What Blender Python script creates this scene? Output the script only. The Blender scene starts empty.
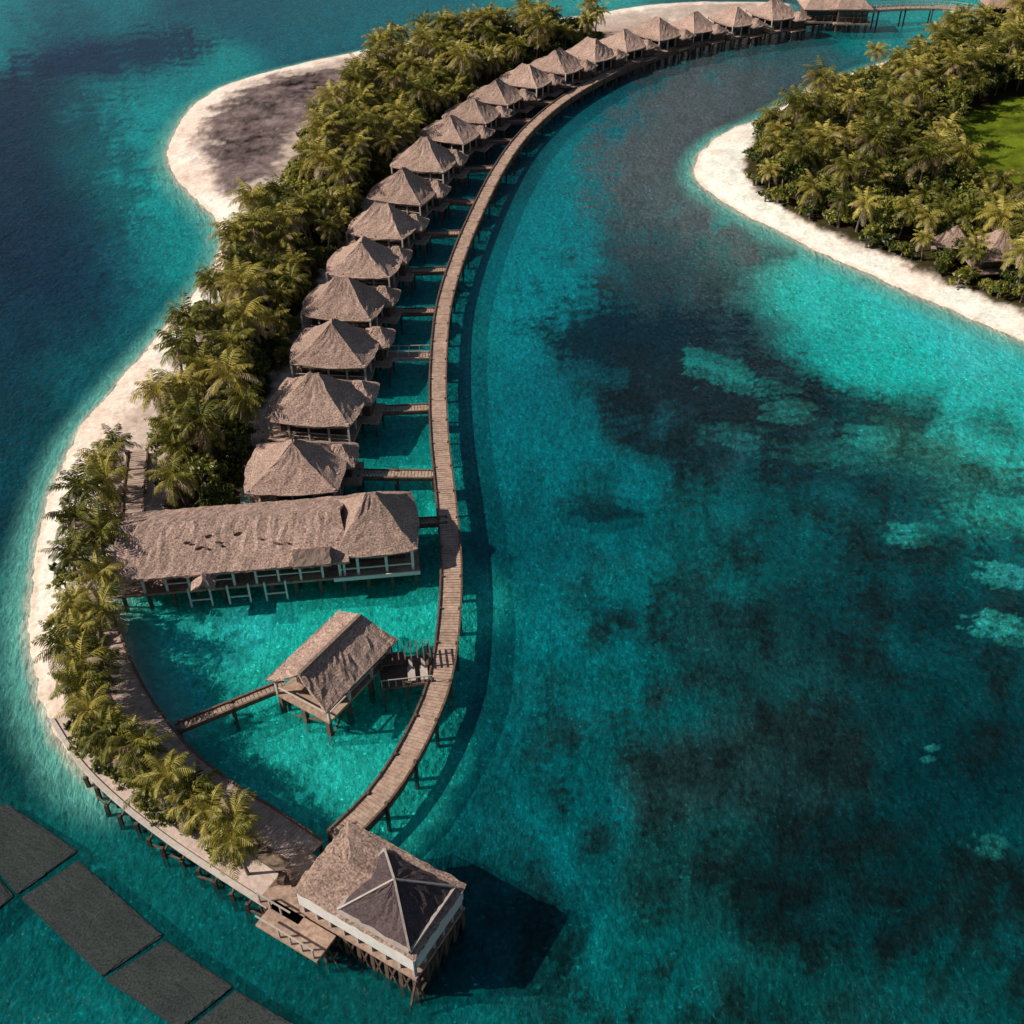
import bpy, math, random
import numpy as np
from mathutils import Vector, noise, Matrix
random.seed(7); np.random.seed(7)
scene=bpy.context.scene
# ------------------------------------------------------------- image pixel coordinates projected back through the camera to world xy
H=68.0; PITCH=math.radians(39.7); F=512/math.tan(math.radians(25))
SP,CP=math.sin(PITCH),math.cos(PITCH)
def G(u,v,z=0.0):
    a=(u-512)/F; b=(v-512)/F
    t=(H-z)/(SP+b*CP)
    return (a*t,(CP-b*SP)*t)
def P(lst,z=0.0): return [G(u,v,z) for u,v in lst]
def smooth(pts,n=8,closed=False):
    out=[];N=len(pts)
    rng=range(N) if closed else range(N-1)
    for i in rng:
        if closed: p=[pts[(i+k-1)%N] for k in range(4)]
        else: p=[pts[max(0,min(N-1,i+k-1))] for k in range(4)]
        for j in range(n):
            t=j/n
            q=[]
            for c in range(2):
                a,b,d,e=[x[c] for x in p]
                q.append(0.5*((2*b)+(-a+d)*t+(2*a-5*b+4*d-e)*t*t+(-a+3*b-3*d+e)*t**3))
            out.append(tuple(q))
    if not closed: out.append(tuple(pts[-1]))
    return out
def resample(pts,step=None,n=None):
    p=np.array(pts); d=np.r_[0,np.cumsum(np.hypot(*(p[1:]-p[:-1]).T))]
    if n is None: n=max(2,int(d[-1]/step)+1)
    s=np.linspace(0,d[-1],n)
    return np.c_[np.interp(s,d,p[:,0]),np.interp(s,d,p[:,1])]
def sdf(x,y,poly):
    poly=np.array(poly); best=np.full(x.shape,1e18); ins=np.zeros(x.shape,bool)
    n=len(poly)
    for i in range(n):
        ax,ay=poly[i]; bx,by=poly[(i+1)%n]
        ex,ey=bx-ax,by-ay; L=ex*ex+ey*ey+1e-12
        t=np.clip(((x-ax)*ex+(y-ay)*ey)/L,0,1)
        best=np.minimum(best,(x-ax-t*ex)**2+(y-ay-t*ey)**2)
        c=((ay>y)!=(by>y))
        with np.errstate(divide='ignore',invalid='ignore'):
            c&=(x<(bx-ax)*(y-ay)/(by-ay+1e-15)+ax)
        ins^=c
    d=np.sqrt(best); return np.where(ins,d,-d)
def sst(x,a,b):
    t=np.clip((x-a)/(b-a),0,1); return t*t*(3-2*t)
def lin(c): 
    return np.array([ (k/255/12.92 if k/255<=0.04045 else ((k/255+0.055)/1.055)**2.4) for k in c])

# ------------------------------------------------------------- materials
def newmat(name):
    m=bpy.data.materials.new(name); m.use_nodes=True
    nt=m.node_tree; return m,nt,nt.nodes['Principled BSDF'],nt.nodes['Material Output']
def ND(nt,t,**kw):
    n=nt.nodes.new(t)
    for k,v in kw.items():
        if k in n.inputs.keys(): n.inputs[k].default_value=v
        else: setattr(n,k,v)
    return n
def mat(name,c1,c2,scale=3,rough=0.85,bump=0.3,stretch=(1,1,1),dist=0.05,spec=0.3,blotch=0.7,lo=0.33,hi=0.67):
    m,nt,b,o=newmat(name); L=nt.links.new
    tc=ND(nt,'ShaderNodeTexCoord'); mp=ND(nt,'ShaderNodeMapping'); mp.inputs['Scale'].default_value=stretch
    L(tc.outputs['Object'],mp.inputs[0])
    nz=ND(nt,'ShaderNodeTexNoise',Scale=scale,Detail=5.0,Roughness=0.7); L(mp.outputs[0],nz.inputs['Vector'])
    cr=ND(nt,'ShaderNodeValToRGB'); L(nz.outputs['Fac'],cr.inputs[0])
    cr.color_ramp.elements[0].position=lo; cr.color_ramp.elements[1].position=hi
    cr.color_ramp.elements[0].color=(*c1,1); cr.color_ramp.elements[1].color=(*c2,1)
    n2=ND(nt,'ShaderNodeTexNoise',Scale=0.45,Detail=4.0); L(tc.outputs['Object'],n2.inputs['Vector'])
    oi=ND(nt,'ShaderNodeObjectInfo')
    ma=ND(nt,'ShaderNodeMath',operation='MULTIPLY_ADD'); L(n2.outputs['Fac'],ma.inputs[0]); ma.inputs[1].default_value=blotch; ma.inputs[2].default_value=0.87-blotch/2
    mb=ND(nt,'ShaderNodeMath',operation='MULTIPLY_ADD'); L(oi.outputs['Random'],mb.inputs[0]); mb.inputs[1].default_value=0.26; L(ma.outputs[0],mb.inputs[2])
    hs=ND(nt,'ShaderNodeHueSaturation'); L(cr.outputs[0],hs.inputs['Color']); L(mb.outputs[0],hs.inputs['Value'])
    L(hs.outputs[0],b.inputs['Base Color'])
    b.inputs['Roughness'].default_value=rough; b.inputs['Specular IOR Level'].default_value=spec
    bp=ND(nt,'ShaderNodeBump',Strength=bump,Distance=dist); L(nz.outputs['Fac'],bp.inputs['Height']); L(bp.outputs[0],b.inputs['Normal'])
    return m
M={}
M['thatch']=mat('thatch',(0.20,0.12,0.09),(0.72,0.51,0.41),scale=5.0,bump=1.0,dist=0.16,stretch=(1,1,2.4),blotch=1.0,lo=.36,hi=.66)
M['thatch_dark']=mat('thatch_old',(0.15,0.105,0.085),(0.33,0.235,0.19),scale=6,bump=0.8,dist=0.1)
M['plank']=mat('plank_wood',(0.27,0.17,0.12),(0.54,0.38,0.29),scale=2.5,bump=0.3)
M['beam']=mat('beam_wood',(0.085,0.052,0.036),(0.22,0.145,0.105),scale=4)
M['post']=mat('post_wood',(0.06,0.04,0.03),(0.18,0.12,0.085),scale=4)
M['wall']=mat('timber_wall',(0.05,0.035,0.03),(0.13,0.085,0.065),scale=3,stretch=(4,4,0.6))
M['white']=mat('white_paint',(0.62,0.58,0.54),(0.78,0.75,0.70),scale=3,bump=0.05,blotch=0.3)
M['cream']=mat('cream_render',(0.42,0.36,0.31),(0.58,0.50,0.44),scale=3,bump=0.05)
M['glass']=mat('window_glass',(0.015,0.02,0.022),(0.035,0.045,0.05),scale=1,rough=0.12,bump=0,spec=0.6)
M['slate']=mat('slate_roof',(0.035,0.024,0.026),(0.13,0.09,0.09),scale=8,bump=0.8)
M['pathsand']=mat('packed_sand',(0.46,0.34,0.28),(0.70,0.55,0.46),scale=2.5,bump=0.3)
M['pontoon']=mat('pontoon_matting',(0.004,0.010,0.011),(0.05,0.060,0.057),scale=7,bump=0.6,dist=0.05,blotch=1.1)
M['trunk']=mat('palm_trunk',(0.09,0.07,0.055),(0.26,0.21,0.16),scale=6,stretch=(1,1,4))
def leafmat(name,c1,c2,c3):
    m,nt,b,o=newmat(name); L=nt.links.new
    g=ND(nt,'ShaderNodeNewGeometry'); oi=ND(nt,'ShaderNodeObjectInfo')
    tc=ND(nt,'ShaderNodeTexCoord'); nz=ND(nt,'ShaderNodeTexNoise',Scale=0.9,Detail=2.0); L(tc.outputs['Object'],nz.inputs['Vector'])
    ad=ND(nt,'ShaderNodeMath',operation='ADD'); L(nz.outputs['Fac'],ad.inputs[0])
    mm=ND(nt,'ShaderNodeMath',operation='MULTIPLY_ADD'); L(oi.outputs['Random'],mm.inputs[0]); mm.inputs[1].default_value=0.6; mm.inputs[2].default_value=-0.3
    L(mm.outputs[0],ad.inputs[1])
    a2=ND(nt,'ShaderNodeMath',operation='MULTIPLY_ADD'); L(g.outputs['Random Per Island'],a2.inputs[0]); a2.inputs[1].default_value=0.35; L(ad.outputs[0],a2.inputs[2])
    cr=ND(nt,'ShaderNodeValToRGB'); L(a2.outputs[0],cr.inputs[0])
    e=cr.color_ramp.elements; e[0].position=0.3; e[0].color=(*c1,1); e[1].position=1.0; e[1].color=(*c3,1)
    k=e.new(0.62); k.color=(*c2,1)
    L(cr.outputs[0],b.inputs['Base Color']); b.inputs['Roughness'].default_value=0.45; b.inputs['Specular IOR Level'].default_value=0.35
    tr=ND(nt,'ShaderNodeBsdfTranslucent'); L(cr.outputs[0],tr.inputs['Color'])
    mx=ND(nt,'ShaderNodeMixShader'); mx.inputs[0].default_value=0.2
    L(b.outputs[0],mx.inputs[1]); L(tr.outputs[0],mx.inputs[2]); L(mx.outputs[0],o.inputs[0])
    return m
M['frond']=leafmat('palm_frond',(0.045,0.058,0.006),(0.20,0.19,0.024),(0.50,0.41,0.09))
M['leaf']=leafmat('broad_leaf',(0.022,0.042,0.005),(0.105,0.13,0.013),(0.30,0.28,0.04))
M['dryfrond']=leafmat('dry_frond',(0.12,0.085,0.035),(0.30,0.22,0.10),(0.55,0.44,0.27))

# ------------------------------------------------------------- mesh helpers
def mk(name,verts,faces,mats,parent=None,midx=None,loc=None,rot=0,scale=1):
    me=bpy.data.meshes.new(name); me.from_pydata([tuple(v) for v in verts],[],faces)
    if not isinstance(mats,(list,tuple)): mats=[mats]
    for m in mats: me.materials.append(m)
    if midx is not None: me.polygons.foreach_set('material_index',midx)
    me.update()
    return put(name,me,parent,loc,rot,scale)
def put(name,me,parent=None,loc=None,rot=0,scale=1):
    ob=bpy.data.objects.new(name,me); scene.collection.objects.link(ob)
    if parent: ob.parent=parent
    if loc is not None: ob.location=loc
    ob.rotation_euler=(0,0,rot); ob.scale=(scale,)*3 if not isinstance(scale,tuple) else scale
    return ob
def empty(name,loc=(0,0,0),rot=0,scale=1):
    ob=bpy.data.objects.new(name,None); scene.collection.objects.link(ob); ob.empty_display_size=0.5
    ob.location=loc; ob.rotation_euler=(0,0,rot); ob.scale=(scale,)*3; return ob
class B:
    def __init__(s): s.v=[];s.f=[]
    def box(s,cx,cy,cz,sx,sy,sz,rz=0.0):
        c,n=math.cos(rz),math.sin(rz); b=len(s.v)
        for dz in(-.5,.5):
            for dx,dy in((-.5,-.5),(.5,-.5),(.5,.5),(-.5,.5)):
                x,y=dx*sx,dy*sy; s.v.append((cx+x*c-y*n,cy+x*n+y*c,cz+dz*sz))
        s.f+=[(b+3,b+2,b+1,b),(b+4,b+5,b+6,b+7)]+[(b+i,b+(i+1)%4,b+4+(i+1)%4,b+4+i) for i in range(4)]
        return s
    def bar(s,p,q,w,w2=None):
        p=Vector(p);q=Vector(q);d=(q-p).normalized(); w2=w2 or w
        up=Vector((0,0,1)) if abs(d.z)<0.9 else Vector((1,0,0))
        a=d.cross(up).normalized(); c=a.cross(d); b=len(s.v)
        for o,ww in((p,w),(q,w2)):
            for i,j in((-1,-1),(1,-1),(1,1),(-1,1)): s.v.append(tuple(o+a*i*ww/2+c*j*ww/2))
        s.f+=[(b+3,b+2,b+1,b),(b+4,b+5,b+6,b+7)]+[(b+i,b+(i+1)%4,b+4+(i+1)%4,b+4+i) for i in range(4)]
        return s
    def ob(s,name,m,parent=None): return mk(name,s.v,s.f,m,parent)
    def mesh(s,name,m):
        me=bpy.data.meshes.new(name); me.from_pydata(s.v,[],s.f); me.materials.append(m); me.update(); return me

def hip_roof(hx,hy,rise,ridge,thick=0.28,flare=0.35,seed=0,nseg=9,rings=8,rl='x',rnd_=0.0,lob=0.0):
    """hipped thatch roof, concave (flared) profile, slightly ragged eave; local z=0 at eave."""
    rnd=random.Random(seed); v=[];f=[]
    def ring(hx_,hy_,z,j):
        out=[]
        cs=[(-hx_,-hy_),(hx_,-hy_),(hx_,hy_),(-hx_,hy_)]
        for i in range(4):
            a=cs[i];b=cs[(i+1)%4]
            for k in range(nseg):
                t=k/nseg
                x=a[0]+(b[0]-a[0])*t; y=a[1]+(b[1]-a[1])*t
                n=math.hypot(x/hx_,y/hy_); fac=1-rnd_*(1-1/n)
                c_=math.sin(math.pi*t)   # ribs stand proud at the hips, sides sag
                out.append((x*fac+rnd.uniform(-j,j),y*fac+rnd.uniform(-j,j),z-lob*c_*(1 if z>0 else 0)+rnd.uniform(-j,j)*0.6))
        return out
    n=4*nseg
    rs=[ring(hx-0.12,hy-0.12,-thick,0.05)]
    for r in range(rings+1):
        t=r/rings
        zz=rise*(t*(1-flare)+flare*t*t)
        ex=hx+(ridge-hx)*t if rl=='x' else hx+(0.12-hx)*t
        ey=hy+(0.12-hy)*t if rl=='x' else hy+(ridge-hy)*t
        rs.append(ring(ex,ey,zz,0.08 if r<rings else 0.02))
    for r in rs: v+=r
    for r in range(len(rs)-1):
        for k in range(n):
            f.append((r*n+k,r*n+(k+1)%n,(r+1)*n+(k+1)%n,(r+1)*n+k))
    f.append(tuple(range((len(rs)-1)*n,len(rs)*n)))
    f.append(tuple(reversed(range(n))))
    return v,f
def gable_roof(hl,hd,rise,thick=0.25,seed=0,nl=30,nd=7,hip=0.0):
    rnd=random.Random(seed); v=[];f=[]
    cols=nl+1; rows=2*nd+1
    for layer in(0,1):
        for i in range(cols):
            for j in range(rows):
                s=-1+2*j/(rows-1); x=-hl+2*hl*i/nl
                z=rise*(1-abs(s))**1.1
                over=hip*(1-abs(s))
                xx=x*(hl-over)/hl
                jj=0.07
                v.append((xx+rnd.uniform(-jj,jj),s*hd+rnd.uniform(-jj,jj),z-layer*thick+rnd.uniform(-jj,jj)*0.8))
    N=cols*rows
    for i in range(nl):
        for j in range(rows-1):
            a=i*rows+j
            f.append((a,a+rows,a+rows+1,a+1)); f.append((N+a,N+a+1,N+a+rows+1,N+a+rows))
    for i in range(nl):
        for j in(0,rows-1):
            a=i*rows+j; f.append((a,a+rows,N+a+rows,N+a) if j else (a,N+a,N+a+rows,a+rows))
    for j in range(rows-1):
        for i in(0,nl):
            a=i*rows+j; f.append((a,a+1,N+a+1,N+a))
    return v,f

# ------------------------------------------------------------- coast polygons
shoreA=[(790,4),(700,2),(640,6),(600,13),(530,22),(450,34),(380,47),(300,64),(240,80),(200,100),(177,128),(168,158),(182,186),(207,210),(222,234),(214,266),(188,302),(150,346),(112,390),(76,436),(52,490),(37,550),(29,610),(32,660),(47,715),(76,762),(105,785),(135,780),(160,735),(140,690),(122,645),(112,605),(112,570),(125,540),(165,528),(225,512),
 (240,490),(260,450),(283,400),(301,350),(320,300),(341,255),(368,215),(398,180),(428,150),(458,125),(498,97),(540,74),(600,52),(660,36),(740,20)]
polyA=smooth(P(shoreA),5,True)
shoreB=[(1400,500),(1200,415),(1090,365),(1024,341),(980,322),(920,297),(850,266),(790,237),(730,206),(699,182),(697,158),(722,134),(760,118),(800,96),(850,74),(920,50),(975,30),(1040,12),(1200,-20),(1500,-40),(1800,100)]
polyB=smooth(P(shoreB),5,True)
vegA=P([(560,22),(500,28),(440,38),(400,52),(350,86),(338,118),(306,132),(284,180),(250,205),(240,250),(202,308),(186,360),(160,400),(160,470),(178,500),(215,500),(232,470),(250,430),(268,385),(285,340),(302,295),(325,250),(350,210),(372,178),(405,148),(440,112),(480,84),(530,56),(575,38),(610,22)],3)
vegB=P([(1500,460),(1200,372),(1024,300),(985,290),(940,268),(880,244),(820,220),(765,192),(740,164),(752,134),(786,108),(826,88),(876,66),(936,44),(982,26),(1060,10),(1250,-20),(1500,-30),(1800,100)],2)
lawn=P([(945,130),(985,112),(1024,102),(1110,96),(1140,190),(1060,196),(1010,190),(965,178)],0)
lawnx=P([(940,132),(985,110),(1024,100),(1130,92),(1160,215),(1060,226),(1010,222),(950,196)],0)
flat=P([(345,70),(290,76),(245,92),(214,112),(200,140),(208,172),(232,198),(268,190),(300,140),(345,110)],0)

# ------------------------------------------------------------- sea colour field: seabed tones plus painted surface glare
C=[ # u,v,(r,g,b)
(10,15,(4,160,168)),(60,40,(4,66,100)),(120,10,(10,140,152)),(180,25,(8,88,114)),(260,8,(6,104,124)),(150,60,(8,94,114)),(330,25,(10,120,134)),(420,8,(10,125,138)),(520,2,(20,155,158)),(580,0,(60,190,185)),
(20,110,(2,54,84)),(90,120,(6,130,142)),(130,100,(12,172,174)),(190,70,(16,178,178)),(120,160,(18,180,178)),(60,180,(2,64,86)),(150,215,(14,168,168)),(190,250,(14,160,160)),(100,240,(4,90,108)),
(20,250,(2,54,80)),(80,300,(3,68,90)),(150,310,(6,116,124)),(20,350,(2,64,84)),(92,370,(6,102,112)),(20,430,(2,64,80)),(50,450,(4,88,98)),(10,520,(3,66,78)),(15,600,(14,110,112)),(10,680,(16,98,98)),(30,760,(10,92,94)),(80,830,(14,118,118)),(10,740,(6,74,78)),(150,900,(8,116,116)),(20,960,(5,108,110)),(220,950,(5,108,110)),(80,1010,(7,122,122)),(300,1010,(4,98,100)),
(200,620,(50,215,198)),(170,650,(50,217,200)),(300,600,(38,206,190)),(410,600,(34,200,186)),(240,730,(38,200,186)),(330,790,(42,202,188)),(400,700,(32,194,182)),(290,770,(38,198,186)),(420,500,(26,190,178)),(370,540,(8,120,122)),
(410,420,(20,172,166)),(405,350,(14,156,154)),(420,300,(10,142,144)),(440,240,(8,126,132)),(470,190,(6,112,118)),(500,150,(10,94,104)),(190,530,(14,60,65)),
(500,400,(4,122,134)),(530,300,(4,144,154)),(560,220,(6,144,154)),(570,160,(12,146,154)),(620,120,(18,118,130)),(680,90,(60,106,112)),(640,180,(60,100,108)),(700,150,(84,98,102)),(770,90,(62,104,110)),(820,50,(20,120,130)),(880,30,(2,160,162)),(940,22,(4,180,174)),(860,60,(4,124,132)),(760,50,(44,110,118)),(700,60,(30,128,136)),  # greys here paint the rippled surface glare of the upper channel
(660,230,(48,86,94)),(720,260,(56,82,88)),(640,300,(30,76,86)),(760,330,(38,78,86)),(590,330,(18,82,94)),(700,400,(34,68,76)),(780,400,(26,74,82)),(620,400,(14,88,98)),
(680,215,(36,156,158)),(740,230,(100,218,204)),(820,275,(50,214,200)),(900,310,(46,222,208)),(980,345,(70,230,212)),(1015,370,(42,218,206)),(850,320,(16,180,176)),(900,370,(12,196,188)),(980,410,(34,202,192)),(1015,470,(40,192,182)),(930,440,(48,154,146)),(1080,450,(40,190,180)),
(550,450,(2,122,132)),(600,500,(2,108,116)),(520,520,(2,102,112)),(600,600,(3,120,126)),(540,700,(2,114,120)),(640,700,(4,100,104)),(560,820,(2,106,112)),(500,900,(2,90,96)),(560,980,(4,112,114)),(700,560,(8,96,100)),(800,500,(6,88,94)),(900,500,(4,84,90)),(1000,540,(6,96,100)),(850,600,(6,72,78)),(950,650,(3,70,76)),(750,660,(20,80,82)),(700,760,(30,80,82)),(820,740,(14,64,68)),(950,760,(2,62,68)),(700,860,(18,84,84)),(800,880,(10,60,64)),(920,900,(4,70,74)),(1010,860,(2,76,80)),(650,980,(4,106,108)),(800,1000,(8,84,84)),(950,1000,(4,84,86)),
]
patches=[ # u,v,ru,rv,rot,(rgb),strength,rag
(640,335,112,62,0.15,(10,44,58),0.9,1.0),(725,400,150,50,0.2,(26,46,54),0.88,1.0),(860,405,95,26,0.1,(6,46,56),0.9,1.0),(690,440,80,34,0.1,(18,56,66),0.75,1.0),(700,250,110,46,-0.3,(54,72,78),0.65,1.0),
(900,470,150,34,0.1,(3,60,70),0.75,1.2),(605,508,50,14,0,(2,52,64),0.8,0.8),(970,590,110,50,0,(2,50,58),0.65,1.4),(770,640,140,60,0,(18,60,66),0.5,1.5),(740,760,130,80,0,(42,62,64),0.42,1.6),(850,860,150,80,0,(6,46,50),0.6,1.5),(610,606,42,12,0,(3,70,80),0.6,1.1),(990,740,80,60,0,(2,48,54),0.5,1.5),
(700,150,110,100,-0.3,(104,108,110),0.8,0.9),(790,85,64,36,-0.3,(84,102,106),0.6,1),(640,260,60,50,0,(52,84,92),.5,1),(100,55,120,20,-0.1,(2,46,86),0.85,1.0),(50,190,90,120,0.2,(2,46,76),0.6,1.0),(60,300,60,60,0,(2,50,76),.4,1.2),  # grey entries add painted surface glare; navy ones are deep water
(735,372,40,10,0.4,(36,165,160),0.85,1.9),(792,411,22,5,0,(60,190,180),0.7,1.8),(742,442,26,8,0.2,(46,155,155),0.6,2.0),(915,526,22,5,0,(46,205,195),0.9,1.8),(955,455,80,26,0.2,(60,156,140),0.6,1.8),(1012,566,32,7,0.2,(60,225,208),0.95,1.4),(1006,622,36,8,0.2,(60,225,208),0.95,1.5),(925,742,12,4,0,(60,200,190),0.8,1.8),(995,834,20,6,0.2,(50,180,170),0.6,2.0),
(810,300,34,10,0.5,(44,208,194),0.8,1.4),(1005,505,44,12,0.2,(50,200,186),0.8,1.6),(880,385,30,7,.2,(36,190,180),.6,1.8),(920,395,50,9,.3,(30,195,185),.6,1.8),(860,455,36,7,.1,(30,150,145),.5,1.8)]
cu=np.array([c[0] for c in C],float); cv=np.array([c[1] for c in C],float); cc=np.array([lin(c[2]) for c in C])
def axis(lo,a,b,hi,step,no):
    left=a-(a-lo)*(np.linspace(0,1,no)[1:]**1.6)[::-1]
    right=b+(hi-b)*(np.linspace(0,1,no)[1:]**1.6)
    return np.r_[left,np.arange(a,b+step,step),right]
us=axis(-4200,-40,1064,5200,1.9,26)
vs=axis(-385,-24,1044,2400,1.7,30)
U,V=np.meshgrid(us,vs); sh=U.shape; U=U.ravel();V=V.ravel()
a_=(U-512)/F;b_=(V-512)/F; t_=H/(SP+b_*CP); X=a_*t_; Y=(CP-b_*SP)*t_
N=len(U)
n1=np.empty(N);n2=np.empty(N);n3=np.empty(N);n4=np.empty(N);n5=np.empty(N)
fr=noise.fractal
for i in range(N):
    x,y=X[i],Y[i]
    n1[i]=fr((x*.045,y*.045,1.3),0.8,2.1,4); n2[i]=fr((x*.045+50,y*.045,7.3),0.8,2.1,3); n3[i]=fr((x*.2,y*.2,3.1),0.5,2.2,5)
    n4[i]=fr((x*.10+y*.04,y*.30-x*.1,9.1),0.4,2.3,4); n5[i]=fr((x*.75,y*.75,5.1),0.3,2.2,3)
Uw=U+n1*30+n3*7; Vw=V+n2*18+n3*5
num=np.zeros((N,3));den=np.zeros(N)
for k in range(len(C)):
    d2=((Uw-cu[k])/1.0)**2+((Vw-cv[k])*1.25)**2
    w=np.exp(-d2/(2*30.0**2))+1e-4/(1+d2/4000)**2
    num+=w[:,None]*cc[k]; den+=w
col=num/den[:,None]
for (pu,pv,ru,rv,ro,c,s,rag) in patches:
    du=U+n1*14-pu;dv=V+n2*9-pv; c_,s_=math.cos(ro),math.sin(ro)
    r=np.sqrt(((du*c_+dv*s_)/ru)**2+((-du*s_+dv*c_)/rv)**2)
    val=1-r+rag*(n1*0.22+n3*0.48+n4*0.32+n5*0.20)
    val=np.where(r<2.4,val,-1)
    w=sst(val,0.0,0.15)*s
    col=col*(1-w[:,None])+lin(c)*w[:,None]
dA=sdf(X,Y,polyA); dB=sdf(X,Y,polyB); draw=np.maximum(dA,dB)
reg=sst(U+0.25*(V-500)+n1*60,500,640)*sst(V+n2*50,330,450)*sst(-draw,4,12)
mot=sst(n3*0.9+n4*0.9+n1*0.3+n5*.4,0.0,0.32)
mot2=sst(-n3*0.8+n4*0.8+n5*.6,0.22,0.5)
mot3=sst(n5+n3*.4,.12,.4)
k=(1-0.44*mot*(0.2+0.8*reg)+0.50*mot2*(0.25+0.75*reg)-.28*mot3*(.3+.7*reg)); col=col*np.maximum(k,.25)[:,None]
brown=lin((62,70,68)); w=(0.10*mot*reg)[:,None]; col=col*(1-w)+brown*w
d=draw+n3*0.35
z=np.where(d>0,1.15*(1-np.exp(-0.22*np.maximum(d,0))),-1.4*(1-np.exp(0.2*np.minimum(d,0))))
z+=n3*0.10*sst(np.abs(d),0.5,4)
shal=lin((130,212,198)); s0=lin((236,228,210))
k=sst(-d,0.0,1.2)
near=s0*(1-k[:,None])+shal*k[:,None]
wf=sst(-d+n3*0.5,0.8,4.2)
GAIN=(1.38-0.12*sst(V,560,760))[:,None]
seacol=near*(1-wf[:,None])+np.minimum(col*GAIN,.8)*wf[:,None]
sand=lin((252,238,224)); sand2=lin((224,198,180)); wet=lin((226,206,186)); soil=lin((62,55,34)); grey=lin((104,90,88))
k=np.clip(0.55+n1*0.6+n3*0.35-np.where(dB>0,.2,0),0,1)[:,None]; land=sand*(1-k)+sand2*k
inner=sst(d+n3,3.0,6.0)[:,None]*np.where(dA>0,1,0.05)[:,None]; land=land*(1-inner)+(land*0.50+lin((180,150,134))*0.3)*inner
w=(1-sst(d,0.15,0.8))[:,None]; land=land*(1-w)+wet*w
dvv=np.maximum(sdf(X,Y,vegA),sdf(X,Y,vegB)); w=sst(dvv+n3*1.4,-0.8,1.2)[:,None]; land=land*(1-w)+soil*(1+0.4*n3[:,None])*w
df=sdf(X,Y,flat); w=sst(df+n3*3+n4*2,-1,2.5)[:,None]; g=grey*(1+0.5*n1[:,None]+0.9*n3[:,None]+.5*n4[:,None]+.5*n5[:,None]); land=land*(1-w)+g*w
dl=sdf(X,Y,lawn); w=sst(dl+n3*0.6,-0.4,0.6)[:,None]; land=land*(1-w)+lin((96,110,26))*(1+0.45*n3[:,None]+.4*n4[:,None])*w
isl=(d>0)[:,None]
tc_=np.where(isl,land,seacol); tc_=np.clip(tc_,0.0008,0.85)
deep=sst(-d+n3*0.4,0.6,6.0)
rows,cols=sh
idx=np.arange(N).reshape(sh)
q=np.stack([idx[1:,:-1],idx[1:,1:],idx[:-1,1:],idx[:-1,:-1]],-1).reshape(-1,4)
def sheet(name,Z,colr,m,extra):
    me=bpy.data.meshes.new(name); me.vertices.add(N); me.loops.add(q.size); me.polygons.add(len(q))
    me.vertices.foreach_set('co',np.c_[X,Y,Z].ravel()); me.loops.foreach_set('vertex_index',q.ravel())
    me.polygons.foreach_set('loop_start',np.arange(0,q.size,4)); me.polygons.foreach_set('use_smooth',np.ones(len(q),bool))
    me.update(calc_edges=True)
    at=me.color_attributes.new('tint','FLOAT_COLOR','POINT')
    at.data.foreach_set('color',np.c_[colr,np.ones(N)].ravel())
    a=me.attributes.new('turbidity','FLOAT','POINT'); a.data.foreach_set('value',extra)
    me.materials.append(m); return put(name,me)
def ripples(nt,L):
    tc=ND(nt,'ShaderNodeTexCoord')
    mp=ND(nt,'ShaderNodeMapping'); mp.inputs['Rotation'].default_value=(0,0,math.radians(28)); mp.inputs['Scale'].default_value=(1.0,0.55,1); L(tc.outputs['Object'],mp.inputs[0])
    w1=ND(nt,'ShaderNodeTexNoise',Scale=2.1,Detail=5.0,Roughness=0.74,Distortion=0.5); L(mp.outputs[0],w1.inputs['Vector'])
    fk=ND(nt,'ShaderNodeTexNoise',Scale=3.0,Detail=3.0,Roughness=0.65,Distortion=0.4); L(tc.outputs['Object'],fk.inputs['Vector'])
    fr_=ND(nt,'ShaderNodeMapRange'); L(fk.outputs['Fac'],fr_.inputs['Value']); fr_.inputs['From Min'].default_value=0.60; fr_.inputs['From Max'].default_value=0.73; fr_.inputs['To Max'].default_value=3.0
    return tc,mp,w1,fr_
m,nt,b,o=newmat('ground_surface'); L=nt.links.new
at=ND(nt,'ShaderNodeAttribute',attribute_name='tint'); tb=ND(nt,'ShaderNodeAttribute',attribute_name='turbidity')
tc,mp,w1,fkk=ripples(nt,L)
nA=ND(nt,'ShaderNodeTexNoise',Scale=1.8,Detail=6.0,Roughness=0.78); L(tc.outputs['Object'],nA.inputs['Vector'])
nB=ND(nt,'ShaderNodeTexNoise',Scale=0.4,Detail=4.0,Roughness=0.6); L(tc.outputs['Object'],nB.inputs['Vector'])
s1=ND(nt,'ShaderNodeMath',operation='MULTIPLY_ADD'); L(nA.outputs['Fac'],s1.inputs[0]); s1.inputs[1].default_value=1.5; s1.inputs[2].default_value=-0.1
s2=ND(nt,'ShaderNodeMath',operation='MULTIPLY_ADD'); L(nB.outputs['Fac'],s2.inputs[0]); s2.inputs[1].default_value=0.75; L(s1.outputs[0],s2.inputs[2])
r1=ND(nt,'ShaderNodeMath',operation='MULTIPLY_ADD'); L(w1.outputs['Fac'],r1.inputs[0]); r1.inputs[1].default_value=4.2; r1.inputs[2].default_value=-2.15
r2=ND(nt,'ShaderNodeMath',operation='ADD'); L(r1.outputs[0],r2.inputs[0]); L(fkk.outputs[0],r2.inputs[1])  # ripple shading and caustic flecks painted into the underwater ground colour
r3=ND(nt,'ShaderNodeMath',operation='MULTIPLY_ADD'); L(r2.outputs[0],r3.inputs[0]); L(tb.outputs['Fac'],r3.inputs[1]); L(s2.outputs[0],r3.inputs[2])
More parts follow.
